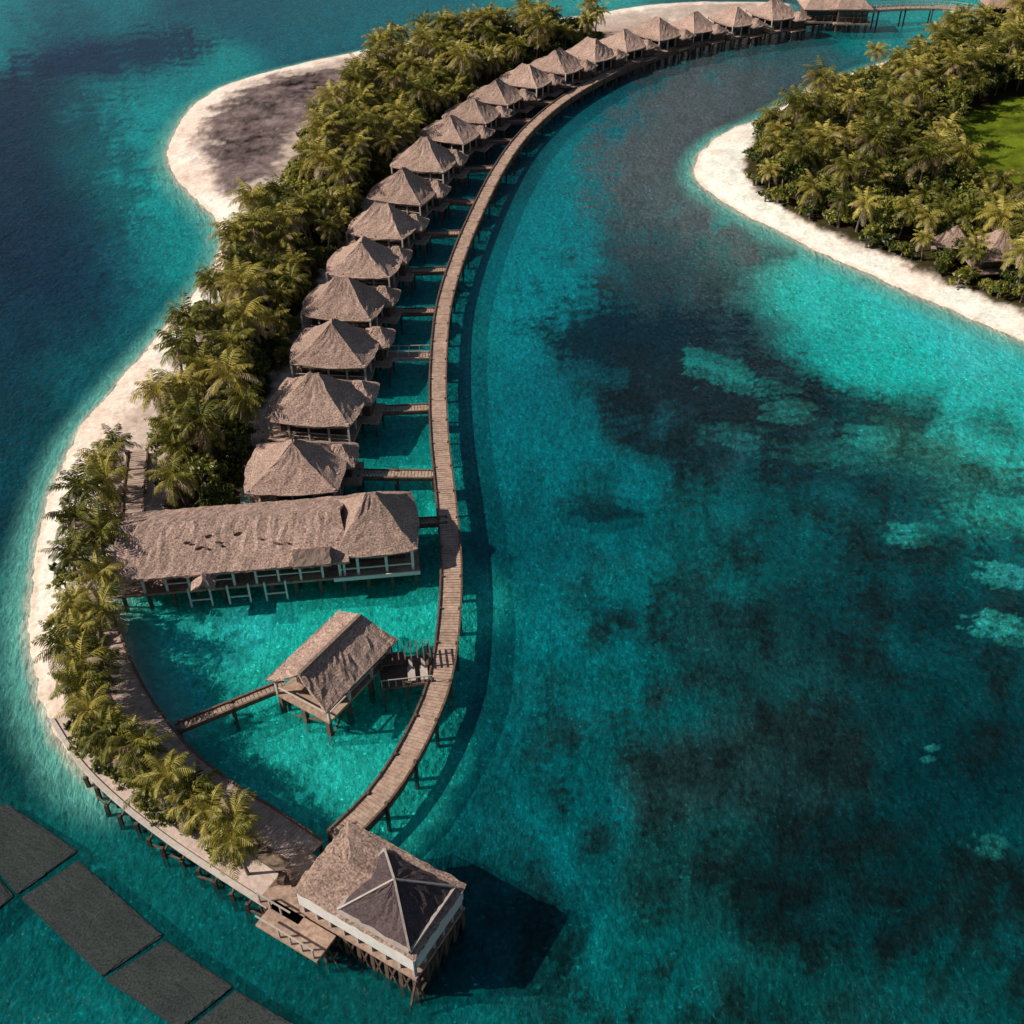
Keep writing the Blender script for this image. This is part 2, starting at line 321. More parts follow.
r4=ND(nt,'ShaderNodeMath',operation='MAXIMUM'); L(r3.outputs[0],r4.inputs[0]); r4.inputs[1].default_value=0.12
hs=ND(nt,'ShaderNodeHueSaturation'); L(at.outputs['Color'],hs.inputs['Color']); L(r4.outputs[0],hs.inputs['Value'])
L(hs.outputs[0],b.inputs['Base Color']); b.inputs['Roughness'].default_value=0.95; b.inputs['Specular IOR Level'].default_value=0.05
bp=ND(nt,'ShaderNodeBump',Strength=0.6,Distance=0.12); L(nA.outputs['Fac'],bp.inputs['Height']); L(bp.outputs[0],b.inputs['Normal'])
M['ground']=m
m,nt,b,o=newmat('sea_water'); L=nt.links.new; nt.nodes.remove(b)
at=ND(nt,'ShaderNodeAttribute',attribute_name='tint'); tb=ND(nt,'ShaderNodeAttribute',attribute_name='turbidity')
tc,mp,w1,fkk=ripples(nt,L)
w2=ND(nt,'ShaderNodeTexNoise',Scale=0.4,Detail=3.0,Roughness=0.55,Distortion=0.8); L(mp.outputs[0],w2.inputs['Vector'])
hh=ND(nt,'ShaderNodeMath',operation='MULTIPLY_ADD'); L(w2.outputs['Fac'],hh.inputs[0]); hh.inputs[1].default_value=1.2; L(w1.outputs['Fac'],hh.inputs[2])
bp=ND(nt,'ShaderNodeBump',Strength=1.0,Distance=0.45); L(hh.outputs[0],bp.inputs['Height'])
bg_=ND(nt,'ShaderNodeBump',Strength=0.7,Distance=0.16); L(hh.outputs[0],bg_.inputs['Height'])
vv=ND(nt,'ShaderNodeMath',operation='MULTIPLY_ADD'); L(w1.outputs['Fac'],vv.inputs[0]); vv.inputs[1].default_value=2.6; vv.inputs[2].default_value=-0.20
v2=ND(nt,'ShaderNodeMath',operation='ADD'); L(vv.outputs[0],v2.inputs[0]); L(fkk.outputs[0],v2.inputs[1])  # same ripple shading and light flecks painted into the water colour
hs=ND(nt,'ShaderNodeHueSaturation'); L(at.outputs['Color'],hs.inputs['Color']); L(v2.outputs[0],hs.inputs['Value'])
df_=ND(nt,'ShaderNodeBsdfDiffuse'); L(hs.outputs[0],df_.inputs['Color']); L(bp.outputs[0],df_.inputs['Normal'])
tr=ND(nt,'ShaderNodeBsdfTransparent'); tr.inputs['Color'].default_value=(0.94,0.99,0.985,1)
m1=ND(nt,'ShaderNodeMixShader'); L(tb.outputs['Fac'],m1.inputs[0]); L(tr.outputs[0],m1.inputs[1]); L(df_.outputs[0],m1.inputs[2])
gl=ND(nt,'ShaderNodeBsdfGlossy'); gl.inputs['Roughness'].default_value=0.06; L(bg_.outputs[0],gl.inputs['Normal'])
fz=ND(nt,'ShaderNodeFresnel',IOR=1.25); L(bg_.outputs[0],fz.inputs['Normal'])
m2=ND(nt,'ShaderNodeMixShader'); L(fz.outputs[0],m2.inputs[0]); L(m1.outputs[0],m2.inputs[1]); L(gl.outputs[0],m2.inputs[2]); L(m2.outputs[0],o.inputs[0])
M['water']=m
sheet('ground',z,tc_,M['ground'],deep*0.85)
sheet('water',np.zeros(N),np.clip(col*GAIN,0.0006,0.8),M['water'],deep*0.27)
def land_z(x,y):
    dd=max(float(sdf(np.array([x]),np.array([y]),polyA)[0]),float(sdf(np.array([x]),np.array([y]),polyB)[0]))
    return 1.15*(1-math.exp(-0.22*dd)) if dd>0 else -0.3

# ------------------------------------------------------------- vegetation
def palm_mesh(seed,h=5.0,nf=22,fl=3.2,dry=0.1):
    r=random.Random(seed); v=[];f=[];mi=[]
    lean=r.uniform(0,0.8); la=r.uniform(0,6.28); n=7; S=8
    pts=[]
    for i in range(S+1):
        t=i/S; pts.append(Vector((math.cos(la)*lean*t*t,math.sin(la)*lean*t*t,h*t-0.4*(1-t))))
    for i,p in enumerate(pts):
        rad=0.19-0.10*i/S+(0.07 if i==0 else 0)+(0.04 if i==S else 0)
        for k in range(n): v.append((p.x+rad*math.cos(k*6.283/n),p.y+rad*math.sin(k*6.283/n),p.z))
    for i in range(S):
        for k in range(n): f.append((i*n+k,i*n+(k+1)%n,(i+1)*n+(k+1)%n,(i+1)*n+k)); mi.append(0)
    top=pts[-1]
    for j in range(nf):
        az=j*2.399+r.uniform(-.25,.25); lay=j/nf
        el=math.radians(78-105*lay+r.uniform(-10,10)); L_=fl*r.uniform(0.8,1.15)
        m_=2 if (lay>0.82 and r.random()<0.75) or r.random()<dry else 1
        seg=9; p=top.copy(); dirs=[]; pp=[p.copy()]
        for s in range(seg):
            e=el-math.radians(85)*(s/seg)**1.3
            dd=Vector((math.cos(az)*math.cos(e),math.sin(az)*math.cos(e),math.sin(e)))
            p=p+dd*L_/seg; pp.append(p.copy()); dirs.append(dd)
        dirs.append(dirs[-1]); side=Vector((-math.sin(az),math.cos(az),0))
        b=len(v)
        for s,pq in enumerate(pp):
            w=0.05*(1-s/seg)+0.01
            v.append(tuple(pq+side*w));v.append(tuple(pq-side*w))
        for s in range(seg): f.append((b+2*s,b+2*s+1,b+2*s+3,b+2*s+2)); mi.append(m_)
        nl=15
        for q_ in range(nl):
            t=0.12+0.88*q_/(nl-1); x=t*seg; i0=min(seg-1,int(x)); fr2=x-i0
            base=pp[i0].lerp(pp[i0+1],fr2); dd=dirs[i0]
            ll=0.95*fl/3.2*(math.sin(math.pi*min(1,0.18+0.78*t))**0.7)*r.uniform(.75,1.15)
            for sg in(-1,1):
                out=(side*sg*0.80+dd*0.65+Vector((0,0,-0.42+r.uniform(-.2,.2)))).normalized()
                w=dd*0.07
                mid=base+out*ll*0.55; tip=base+out*ll+Vector((0,0,-0.18*ll))
                b=len(v); v+= [tuple(base-w*.6),tuple(base+w*.6),tuple(mid+w),tuple(tip),tuple(mid-w)]
                f.append((b,b+1,b+2,b+3,b+4)); mi.append(m_)
    me=bpy.data.meshes.new('palm'); me.from_pydata(v,[],f)
    for k in('trunk','frond','dryfrond'): me.materials.append(M[k])
    me.polygons.foreach_set('material_index',mi); me.update(); return me
def tree_mesh(seed,h=4.5,rad=2.2,clumps=26,lpc=46,ls=0.30,dry=0.04):
    r=random.Random(seed); v=[];f=[];mi=[]
    def limb(a,b_,w0,w1,n=5):
        d=(b_-a).normalized(); u=d.orthogonal().normalized(); w=d.cross(u); b=len(v)
        for o_,ww in((a,w0),(b_,w1)):
            for k in range(n): v.append(tuple(o_+(u*math.cos(k*6.283/n)+w*math.sin(k*6.283/n))*ww))
        for k in range(n): f.append((b+k,b+(k+1)%n,b+n+(k+1)%n,b+n+k)); mi.append(0)
    fork=Vector((r.uniform(-.2,.2),r.uniform(-.2,.2),h*0.42)); limb(Vector((0,0,-.4)),fork,0.2,0.12)
    for c in range(clumps):
        th=r.uniform(0,6.283); ph=math.acos(r.uniform(-0.25,1)); rr=r.uniform(0.5,1.0)
        ce=Vector((math.cos(th)*math.sin(ph)*rad*rr,math.sin(th)*math.sin(ph)*rad*rr,h*0.6+math.cos(ph)*h*0.36*rr))
        if c%3==0: limb(fork,ce,0.08,0.03,4)
        cr=r.uniform(0.35,0.75)*rad/2.2
        for k in range(lpc):
            p=ce+Vector((r.gauss(0,.5),r.gauss(0,.5),r.gauss(0,.38)))*cr
            nrm=((p-ce)*0.8+Vector((r.gauss(0,.5),r.gauss(0,.5),0.6+r.gauss(0,.4)))).normalized()
            a=nrm.orthogonal().normalized(); a=(Matrix.Rotation(r.uniform(0,6.28),3,nrm)@a); b2=nrm.cross(a); s=ls*r.uniform(.6,1.3)
            b=len(v); v+=[tuple(p-a*s),tuple(p-b2*s*.45),tuple(p+a*s),tuple(p+b2*s*.45)]
            f.append((b,b+1,b+2,b+3)); mi.append(2 if r.random()<dry else 1)
    me=bpy.data.meshes.new('broadleaf'); me.from_pydata(v,[],f)
    for k in('trunk','leaf','dryfrond'): me.materials.append(M[k])
    me.polygons.foreach_set('material_index',mi); me.update(); return me
palms=[palm_mesh(i,h=4.2+0.5*i,nf=18+i,fl=2.8+0.15*i,dry=0.05+0.04*(i%3)) for i in range(6)]
trees=[tree_mesh(20+i,h=3.6+0.5*i,rad=1.9+0.2*i,clumps=22+2*i,lpc=38) for i in range(5)]
shrubs=[tree_mesh(40+i,h=1.6,rad=1.2,clumps=12,lpc=32,ls=0.2) for i in range(3)]
def grove(name,poly,spacing,ppalm,smin,smax,excl=None,ymax=300,inset=0.6,xmax=135,sh_=0.8):
    par=empty(name); p=np.array(poly); lo=p.min(0);hi=p.max(0); hi[1]=min(hi[1],ymax); hi[0]=min(hi[0],xmax)
    gx,gy=np.meshgrid(np.arange(lo[0],hi[0],spacing),np.arange(lo[1],hi[1],spacing*.87))
    gx[1::2]+=spacing/2; gx=gx.ravel()+np.random.uniform(-.4,.4,gx.size)*spacing; gy=gy.ravel()+np.random.uniform(-.4,.4,gy.size)*spacing
    dd=sdf(gx,gy,poly); ok=dd>inset
    if excl is not None: ok&=sdf(gx,gy,excl)<-0.8
    c=0
    for x,y,dq in zip(gx[ok],gy[ok],dd[ok]):
        c+=1; s=random.uniform(smin,smax)
        edge=dq<2.4
        if random.random()<(ppalm*0.5 if edge and excl is not None else ppalm): me=random.choice(palms); nm='palm_%d'
        else: me=random.choice(trees); nm='broadleaf_tree_%d'; s*=0.75 if edge else 0.95
        if edge and excl is not None: s*=0.75
        o=put(nm%c,me,par,(x,y,max(0,land_z(x,y))-.05),random.uniform(0,6.28),s)
        o.rotation_euler=(random.uniform(-.16,.16),random.uniform(-.16,.16),o.rotation_euler.z)
        if edge and random.random()<sh_:
            for _ in range(2):
                c+=1; sx=x+random.uniform(-1.8,1.8); sy=y+random.uniform(-1.8,1.8)
                put('shrub_%d'%c,random.choice(shrubs),par,(sx,sy,max(0,land_z(sx,sy))-.1),random.uniform(0,6.28),random.uniform(.7,1.5))
    return par
grove('palm_grove',vegA,2.45,0.5,0.68,1.05,inset=0.3)
grove('tropical_woodland',vegB,2.9,0.40,0.7,1.15,excl=lawnx)
near=[(103,447),(88,470),(112,478),(80,505),(98,512),(74,540),(96,548),(70,572),(92,585),(64,610),(86,622),(66,650),(88,655),(72,684),(96,690),(92,716),(114,728),(128,752),(150,764),(166,786),(192,796),(206,818),(226,830),(238,850),(146,784),(120,744),(84,524),(100,470),(78,596),(80,636),(82,670),(84,702),(180,804),(104,740)]
for i,(u,v) in enumerate(near):
    x,y=G(u+4,v,4.4); s=random.uniform(0.74,0.95) if v<600 else random.uniform(0.70,0.86)
    zb=1.35 if v>700 else 0.9
    o=put('palm_tree',palms[i%4],None,(x,y,zb),random.uniform(0,6.28),s); o.rotation_euler=(random.uniform(-.12,.12),random.uniform(-.12,.12),o.rotation_euler.z)
hedge=empty('shrub_bed'); c=0
for a in near:
    for _ in range(3):
        if a[1]>840: continue
        x,y=G(a[0]+random.uniform(-14,16),a[1]+random.uniform(12,34),1.5); c+=1
        put('shrub_%d'%c,random.choice(shrubs),hedge,(x,y,1.1),random.uniform(0,6.28),random.uniform(.5,1.0))

# ------------------------------------------------------------- overwater villas
DZ=1.7
vr=[]
for s in range(6):
    v,f=hip_roof(4.75,4.3,3.3,0.4+0.15*s,seed=s,rl='x' if s%2 else 'y',rnd_=0.34+.04*s,lob=0.12+.03*s,nseg=10); me=bpy.data.meshes.new('villa_roof'); me.from_pydata(v,[],f); me.materials.append(M['thatch']); me.update(); vr.append(me)
v,f=hip_roof(1.9,2.2,1.4,0.4,seed=11,rnd_=.4); annex=bpy.data.meshes.new('annex_roof'); annex.from_pydata(v,[],f); annex.materials.append(M['thatch'])
b=B(); b.box(0,0,DZ,8.6,8.2,0.22); b.box(4.9,1.8,DZ-.02,2.2,3.6,0.18); vdeck=b.mesh('deck',M['plank'])
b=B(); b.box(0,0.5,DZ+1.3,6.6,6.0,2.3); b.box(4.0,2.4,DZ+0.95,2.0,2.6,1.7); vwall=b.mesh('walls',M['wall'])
b=B()
for x in(-2.4,-0.8,0.8,2.4): b.box(x,-2.53,DZ+1.15,1.3,0.06,1.9)
for y in(-1.6,0.2): b.box(3.33,y,DZ+1.2,0.06,1.2,1.6)
vglass=b.mesh('windows',M['glass'])
b=B()
for x in(-4.0,-2.0,0,2.0,4.0): b.box(x,-3.7,DZ+1.3,0.18,0.18,2.3)
for y in(-1.3,1.0): b.box(4.05,y,DZ+1.3,0.18,0.18,2.3)
b.box(0,-3.7,DZ+1.0,8.0,0.07,0.09); b.box(0,-3.7,DZ+.55,8.0,0.05,0.06)
vpost=b.mesh('veranda_posts',M['cream'])
b=B()
for x in(-4.0,-1.4,1.4,4.0):
    for y in(-3.7,-1.2,1.4,3.7): b.box(x,y,DZ/2-1.3,0.26,0.26,DZ+2.4)
for y in(0.4,3.2): b.box(5.7,y,DZ/2-1.3,0.22,0.22,DZ+2.4)
b.box(0,-3.7,DZ-.3,8.4,0.2,0.3); b.box(4.0,0,DZ-.3,0.2,7.6,0.3)
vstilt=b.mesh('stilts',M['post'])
def villa(x,y,rot,sc,k,low=1.0):
    e=empty('overwater_villa',(x,y,0),rot,sc)
    put('deck',vdeck,e); put('walls',vwall,e); put('windows',vglass,e); put('veranda_posts',vpost,e); put('stilts',vstilt,e)
    put('thatched_roof',vr[k%6],e,(0,0,DZ+2.25),0,(1,1,low)); put('annex_roof',annex,e,(4.0+random.uniform(-.5,.2),2.9+random.uniform(-.8,.3),DZ+1.9),0,(1,1,low))
    return x,y
ap=[(292,440),(314,376),(332,322),(342,278),(362,238),(381,201),(402,168),(424,138)]
vpos=[]
for k,(u,v) in enumerate(ap):
    x,y=G(u,v,7.2); vpos.append(villa(x,y,math.radians([-2,-5,-4,-8,-11,-12,-14,-18][k]+random.uniform(-4,4)),random.uniform(.96,1.05),k,random.uniform(.92,1.08)))
farline=resample(smooth(P([(424,138),(447,120),(463,105),(486,87),(512,71),(538,60),(572,46),(598,38),(625,29),(655,20),(690,13),(730,7),(775,1)],6.2),6),step=8.6)
for k,(x,y) in enumerate(farline[1:]):
    t=farline[min(len(farline)-1,k+2)]-farline[max(0,k)]; ang=math.atan2(t[1],t[0])-math.pi/2
    vpos.append(villa(x,y,ang*0.9+random.uniform(-.09,.09),random.uniform(.93,1.04),k,random.uniform(.76,.88)))

# ------------------------------------------------------------- curved boardwalk
BZ=1.75
cl=smooth(P([(338,838),(362,815),(388,785),(418,735),(440,680),(449,620),(451,560),(446,500),(439,430),(438,370),(443,310),(456,263),(476,214),(500,167),(526,132),(560,102),(600,78),(645,58),(700,41),(760,28),(800,21),(835,17)],BZ),8)
def walkway(name,line,w,zt,posts=4.0,rail=False,plank=0.32,beamh=0.3,matp='plank'):
    e=empty(name); ln=resample(line,step=plank); n=len(ln)
    bp_=B();bs=B();bt=B()
    for i in range(n):
        a=ln[max(0,i-1)];c=ln[min(n-1,i+1)]; an=math.atan2(c[1]-a[1],c[0]-a[0])
        bp_.box(ln[i][0],ln[i][1],zt+random.uniform(-.012,.012),plank*0.86,w+random.uniform(-.12,.12),0.07,an)
    l2=resample(line,step=2.0)
    for i in range(len(l2)-1):
        a,c=l2[i],l2[i+1]; an=math.atan2(c[1]-a[1],c[0]-a[0]); L_=math.hypot(*(c-a)); m_=(a+c)/2
        for sg in(-1,1):
            ox,oy=-math.sin(an)*sg*(w/2-.02),math.cos(an)*sg*(w/2-.02)
            bs.box(m_[0]+ox,m_[1]+oy,zt+.11,L_+.05,0.16,0.14,an); bs.box(m_[0]+ox*.8,m_[1]+oy*.8,zt-.05-beamh/2,L_+.05,0.18,beamh,an)
            if rail:
                bs.box(m_[0]+ox,m_[1]+oy,zt+1.0,L_+.05,0.07,0.08,an); bs.box(a[0]+ox,a[1]+oy,zt+.55,0.1,0.1,1.0,an); bs.box(m_[0]+ox,m_[1]+oy,zt+.55,0.1,0.1,1.0,an)
    l3=resample(line,step=posts)
    for i in range(len(l3)):
        a=l3[max(0,i-1)];c=l3[min(len(l3)-1,i+1)]; an=math.atan2(c[1]-a[1],c[0]-a[0])
        for sg in(-1,1):
            ox,oy=-math.sin(an)*sg*(w/2-.1),math.cos(an)*sg*(w/2-.1)
            bt.box(l3[i][0]+ox,l3[i][1]+oy,(zt+.25)/2-1.0,0.24,0.24,zt+2.2,an)
        bt.box(l3[i][0],l3[i][1],zt-.42,0.2,w-.1,0.22,an)
    bp_.ob('planks',M[matp],e);bs.ob('edge_beams',M['cream'] if rail else M['beam'],e);bt.ob('posts',M['post'],e)
    return e
walkway('curved_boardwalk',cl,1.9,BZ,beamh=0.9)
cla=np.array(cl)
for k,(x,y) in enumerate(vpos[:16]):
    yy=y+2.0; j=np.argmin(np.abs(cla[:,1]-yy)+ (cla[:,0]<x)*100)
    st=x+5.6
    if cla[j,0]-st>1.2: walkway('access_jetty',[(st,yy),(cla[j,0]-1.0,cla[j,1])],1.3,BZ-.15,posts=3.0,rail=(k==2))
a=G(408,522,BZ);c=G(446,520,BZ); walkway('access_jetty',[a,c],1.0,BZ-.1,posts=3)

# ------------------------------------------------------------- spit promenade
outer=resample(smooth(P([(52,720),(80,763),(118,801),(165,838),(215,872),(268,906)],1.5),6),n=60)
inner=resample(smooth(P([(112,612),(126,650),(150,698),(186,745),(232,784),(272,808),(322,842)],1.5),6),n=60)
pr=empty('promenade_deck')
def loft(name,A,Bp,z0,z1,m,par):
    n=len(A); v=[];f=[]
    for z_ in(z1,z0):
        for i in range(n): v.append((A[i][0],A[i][1],z_)); v.append((Bp[i][0],Bp[i][1],z_))
    N_=2*n
    for i in range(n-1):
        a=2*i; f.append((a,a+1,a+3,a+2)); f.append((N_+a,N_+a+2,N_+a+3,N_+a+1))
        f.append((a,a+2,N_+a+2,N_+a)); f.append((a+1,N_+a+1,N_+a+3,a+3))
    f.append((0,N_,N_+1,1)); a=2*n-2; f.append((a,a+1,N_+a+1,N_+a))
    return mk(name,v,f,m,par)
inB=resample(inner[18:],n=60)
loft('sand_path',outer,outer*0.62+inB*0.38,1.22,1.56,M['pathsand'],pr)
M['bedsoil']=mat('garden_soil',(0.09,0.065,0.04),(0.30,0.22,0.16),scale=2.2,bump=0.5)
i_off=[]
for i in range(60):
    a=inner[max(0,i-1)];c=inner[min(59,i+1)]; t=(c-a)/np.hypot(*(c-a)); i_off.append(inner[i]+np.array([t[1],-t[0]])*2.6)
i_off=np.array(i_off)
loft('garden_bed',outer*0.615+inB*0.385,inB*0.97+outer*0.03,1.2,1.50,M['bedsoil'],pr)
M['bleached']=mat('bleached_plank',(0.34,0.235,0.185),(0.60,0.455,0.37),scale=1.6,bump=0.3)
bb=B()
ln=resample(inner,step=0.3); lo=resample(i_off,n=len(ln))
for i in range(len(ln)):
    m_=(ln[i]+lo[i])/2; dd=ln[i]-lo[i]; bb.box(m_[0],m_[1],1.62+random.uniform(-.01,.01),np.hypot(*dd)+random.uniform(-.1,.1),0.28,0.07,math.atan2(dd[1],dd[0]))
bb.ob('planks',M['bleached'],pr)
bb=B()
for k in range(len(ln)-8):
    if k%8==0: bb.bar((*ln[k],1.66),(*ln[k+8],1.66),0.2); bb.bar((*lo[k],1.66),(*lo[k+8],1.66),0.14)
bb.ob('edge_beams',M['beam'],pr)
bb=B()
for k in range(59): bb.bar((*outer[k],1.5),(*outer[k+1],1.5),0.34)
bb.ob('outer_kerb',M['cream'],pr)
bb=B()
oo=resample(outer,step=1.5)
for k in range(1,len(oo)):
    t=(oo[k]-oo[k-1]);t=t/np.hypot(*t); nn=np.array([-t[1],t[0]])
    for off in(0.25,1.6):
        p=oo[k]+nn*off; bb.bar((p[0],p[1],1.3),(p[0]+random.uniform(-.15,.15),p[1]+random.uniform(-.15,.15),-2.0),0.2,0.24)
    q0=oo[k]+nn*.25;q1=oo[k]+nn*1.6; bb.bar((*q0,1.1),(*q1,-0.4),0.1); bb.bar((*q0,-0.2),(*q1,1.1),0.1)
    if k%2: pz=oo[k-1]+nn*.25; bb.bar((*pz,0.1),(*q0,1.0),0.1)
    if k>3:
        qo=oo[k]-nn*random.uniform(.2,.6); bb.bar((*qo,random.uniform(.7,1.2)),(qo[0]+random.uniform(-.2,.2),qo[1],-2.0),0.24,.3); bb.bar((*qo,0.5),(*q0,1.25),0.13)
        if random.random()<.5:
            qz=oo[k-1]-nn*.4; bb.bar((*qz,.2),(*qo,.85),.12)
ii=resample(inner,step=2.5)
for p in ii[3:]: bb.bar((p[0]-.15,p[1],1.5),(p[0]-.15,p[1],-2.0),0.22)
bb.ob('stilts',M['post'],pr)
walkway('beach_walkway',[G(138,452,1.4),G(134,492,1.4),G(132,530,1.4)],2.0,1.45,posts=3,rail=False,matp='bleached')

# ------------------------------------------------------------- long restaurant building
x0,y0=G(118,528,6.1); x1,y1=G(340,510,6.1)
ang=math.atan2(y1-y0,x1-x0); hl=math.hypot(x1-x0,y1-y0)/2
e=empty('overwater_restaurant',((x0+x1)/2,(y0+y1)/2,0),ang)
v,f=gable_roof(hl+0.6,4.6,2.2,seed=3,nl=50,hip=0.6); mk('long_thatched_roof',v,f,M['thatch'],e,loc=(0,0,4.05))
v,f=hip_roof(4.1,4.5,3.5,0.5,seed=5,rnd_=.35,lob=.12); mk('pavilion_roof',v,f,M['thatch'],e,loc=(hl+2.8,0.1,4.2))
v,f=gable_roof(1.6,1.2,0.8,seed=8,nl=8,nd=4); mk('dormer_roof',v,f,M['thatch_dark'],e,loc=(hl-2.6,-3.9,4.4))
v,f=gable_roof(1.3,1.0,0.7,seed=9,nl=8,nd=4); mk('porch_roof',v,f,M['thatch'],e,loc=(-hl+7.2,-4.6,3.4),rot=math.pi/2)
B().box(0,0,DZ,2*hl+1,8.2,0.25).box(hl+2.8,0,DZ+.02,7.6,8.4,0.3).ob('deck',M['plank'],e)
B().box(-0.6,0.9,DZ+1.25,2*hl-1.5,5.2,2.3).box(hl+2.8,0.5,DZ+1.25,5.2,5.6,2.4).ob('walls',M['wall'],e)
bw=B();bg=B();bs=B()
nb=int(2*hl/1.9)
for i in range(nb+1):
    x=-hl+i*2*hl/nb; bw.box(x,-3.9,DZ+1.2,0.2,0.2,2.4)
    if i%4!=1: bw.box(x+.9,-3.9,DZ+.9,1.7,0.08,0.1)
    bg.box(x+.8,-1.74,DZ+1.2,1.1,0.06,1.7)
for x in(hl-.4,hl+1.2,hl+3.7,hl+6.0): bw.box(x,-3.9,DZ+1.25,0.24,0.24,2.5)
for y in(-1.4,1.4,3.9): bw.box(hl+6.1,y,DZ+1.25,0.24,0.24,2.5)
bw.box(hl+2.8,-3.95,DZ+.9,6.6,0.08,0.12); bw.box(hl+2.8,-4.3,DZ+.05,7.6,0.1,0.4); bw.box(hl+6.1,0,DZ+.9,0.08,7.6,0.12)
for xx in(-hl+6.5,-hl+9.8,-hl+13): 
    bw.box(xx,-4.3,DZ-.9,1.9,0.1,0.12); bw.box(xx-.9,-4.3,DZ-.6,0.16,0.16,2.2); bw.box(xx+.9,-4.3,DZ-.6,0.16,0.16,2.2)
for x in np.linspace(-hl,hl+6.2,13):
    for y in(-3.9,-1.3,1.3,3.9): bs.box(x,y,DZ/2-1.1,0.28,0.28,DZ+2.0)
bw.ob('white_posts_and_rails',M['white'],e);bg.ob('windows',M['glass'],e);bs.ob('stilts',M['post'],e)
bb=B()
for i in range(11):
    yy=random.uniform(-3.3,-1.4); zz=4.05+2.2*(1-abs(yy)/4.6)**1.1
    bb.box(random.uniform(-4,5),yy,zz+.08,random.uniform(.25,.7),0.12,0.22,random.uniform(-.8,.8))
bb.ob('roof_vents',M['beam'],e)

# ------------------------------------------------------------- spa pavilion
c0=np.array(G(268,672,3.7)); c1=np.array(G(342,614,3.7)); c2=np.array(G(387,642,3.7)); c3=np.array(G(332,712,3.7))
ctr=(c0+c1+c2+c3)/4; ax=(c1-c0)+(c2-c3); ang=math.atan2(ax[1],ax[0]); hl=4.5; hd=3.0
e=empty('spa_pavilion',(ctr[0],ctr[1],0),ang)
v,f=gable_roof(hl,hd,1.7,seed=9,nl=24,hip=0.7); mk('thatched_roof',v,f,M['thatch'],e,loc=(0,0,3.7))
B().bar((-hl+.8,0,5.42),(hl-.8,0,5.42),0.28).bar((-hl,-hd,3.6),(hl,-hd,3.6),0.16).bar((-hl,hd,3.6),(hl,hd,3.6),0.16).ob('ridge_cap',M['thatch_dark'],e)
B().box(0,0,DZ,8.0,5.4,0.25).ob('deck',M['plank'],e)
B().box(0.8,0,DZ+1.0,6.0,4.2,1.8).ob('walls',M['wall'],e)
bw=B();bs=B()
for x in(-3.9,-1.4,1.4,3.9):
    for y in(-2.6,2.6): bw.box(x,y,DZ+1,0.2,0.2,1.9)
for x in(-3.8,-1.4,1.4,3.8):
    for y in(-2.4,0,2.4): bs.box(x,y,DZ/2-1.1,0.36,0.36,DZ+2.0)
bw.bar((-3.9,-2.6,DZ+.9),(3.9,-2.6,DZ+.9),.1); bw.bar((-3.9,-2.6,DZ+.9),(-3.9,2.6,DZ+.9),.1)
bs.bar((-3.8,-2.4,-.6),(-1.4,-2.4,1.5),.14); bs.bar((-3.8,2.4,-.6),(-3.8,-2.4,1.5),.14)
bw.ob('veranda_posts',M['cream'],e);bs.ob('stilts',M['post'],e)
px,py=G(405,672,1.6); e=empty('bathing_platform',(px,py,0),math.radians(8))
B().box(0.1,0,DZ-.1,4.2,3.2,0.2).box(-1.0,1.0,DZ+.5,2.0,1.3,0.15).ob('deck',M['beam'],e)
bb=B()
for x in(-1.8,0,2.0):
    for y in(-1.4,1.4): bb.box(x,y,DZ/2-.9,0.2,0.2,DZ+2.4)
for i in range(9): bb.box(-1.9+i*.5,.9,DZ+1.45,0.1,2.0,0.08)
for x in(-1.8,2.0): bb.box(x,1.4,DZ+.8,.14,.14,1.4); bb.box(x,.2,DZ+.8,.14,.14,1.4)
bb.ob('pergola_and_posts',M['beam'],e)
bb=B()
for x in(0.5,1.5): bb.box(x,-.6,DZ+.25,0.6,1.5,0.1); bb.bar((x,0.1,DZ+.3),(x,0.6,DZ+.7),0.3)
for i in range(8): bb.box(-1.9+i*.56,-1.5,DZ+.4,0.07,0.07,0.8)
bb.box(0.05,-1.5,DZ+.8,4.1,.07,.07)
bb.ob('loungers_and_rail',M['cream'],e)
walkway('timber_footbridge',[G(178,728,1.5),G(284,684,1.6)],0.9,1.55,posts=3.2)

# ------------------------------------------------------------- arrival jetty house (foreground)
k0=np.array(G(347,826,4.9));k1=np.array(G(473,893,4.9));k2=np.array(G(405,950,4.9));k3=np.array(G(296,886,4.9))
ctr=(k0+k1+k2+k3)/4; ax=(k1-k0)+(k2-k3); ang=math.atan2(ax[1],ax[0]); hx=np.hypot(*ax)/4; ay=(k0-k3)+(k1-k2); hy=np.hypot(*ay)/4
hx*=1.03; hy*=1.12
e=empty('arrival_jetty_house',(ctr[0],ctr[1],0),ang); JD=2.3
v,f=hip_roof(hx,hy,0.9,hx*0.5,seed=6,nseg=16,flare=0.0); mk('main_roof',v,f,M['thatch'],e,loc=(0,0,4.9))
v,f=hip_roof(2.7,2.5,2.1,0.08,seed=7,nseg=12,flare=0.0,thick=0.15); mk('entrance_pyramid_roof',v,f,M['slate'],e,loc=(hx-3.2,-hy+2.75,5.25))
b=B(); b.bar((hx-5.9,-hy+.25,5.2),(hx-.5,-hy+.25,5.2),.22); b.bar((hx-.5,-hy+.25,5.2),(hx-.5,-hy+5.25,5.2),.22); b.bar((hx-5.9,-hy+.25,5.2),(hx-5.9,-hy+5.25,5.2),.22)
for sx_,sy_ in((-2.7,-2.5),(2.7,-2.5),(2.7,2.5),(-2.7,2.5)): b.bar((hx-3.2+sx_,-hy+2.75+sy_,5.3),(hx-3.2,-hy+2.75,7.4),.13)
b.ob('pyramid_eaves_trim',M['cream'],e)
b=B(); T=0.18
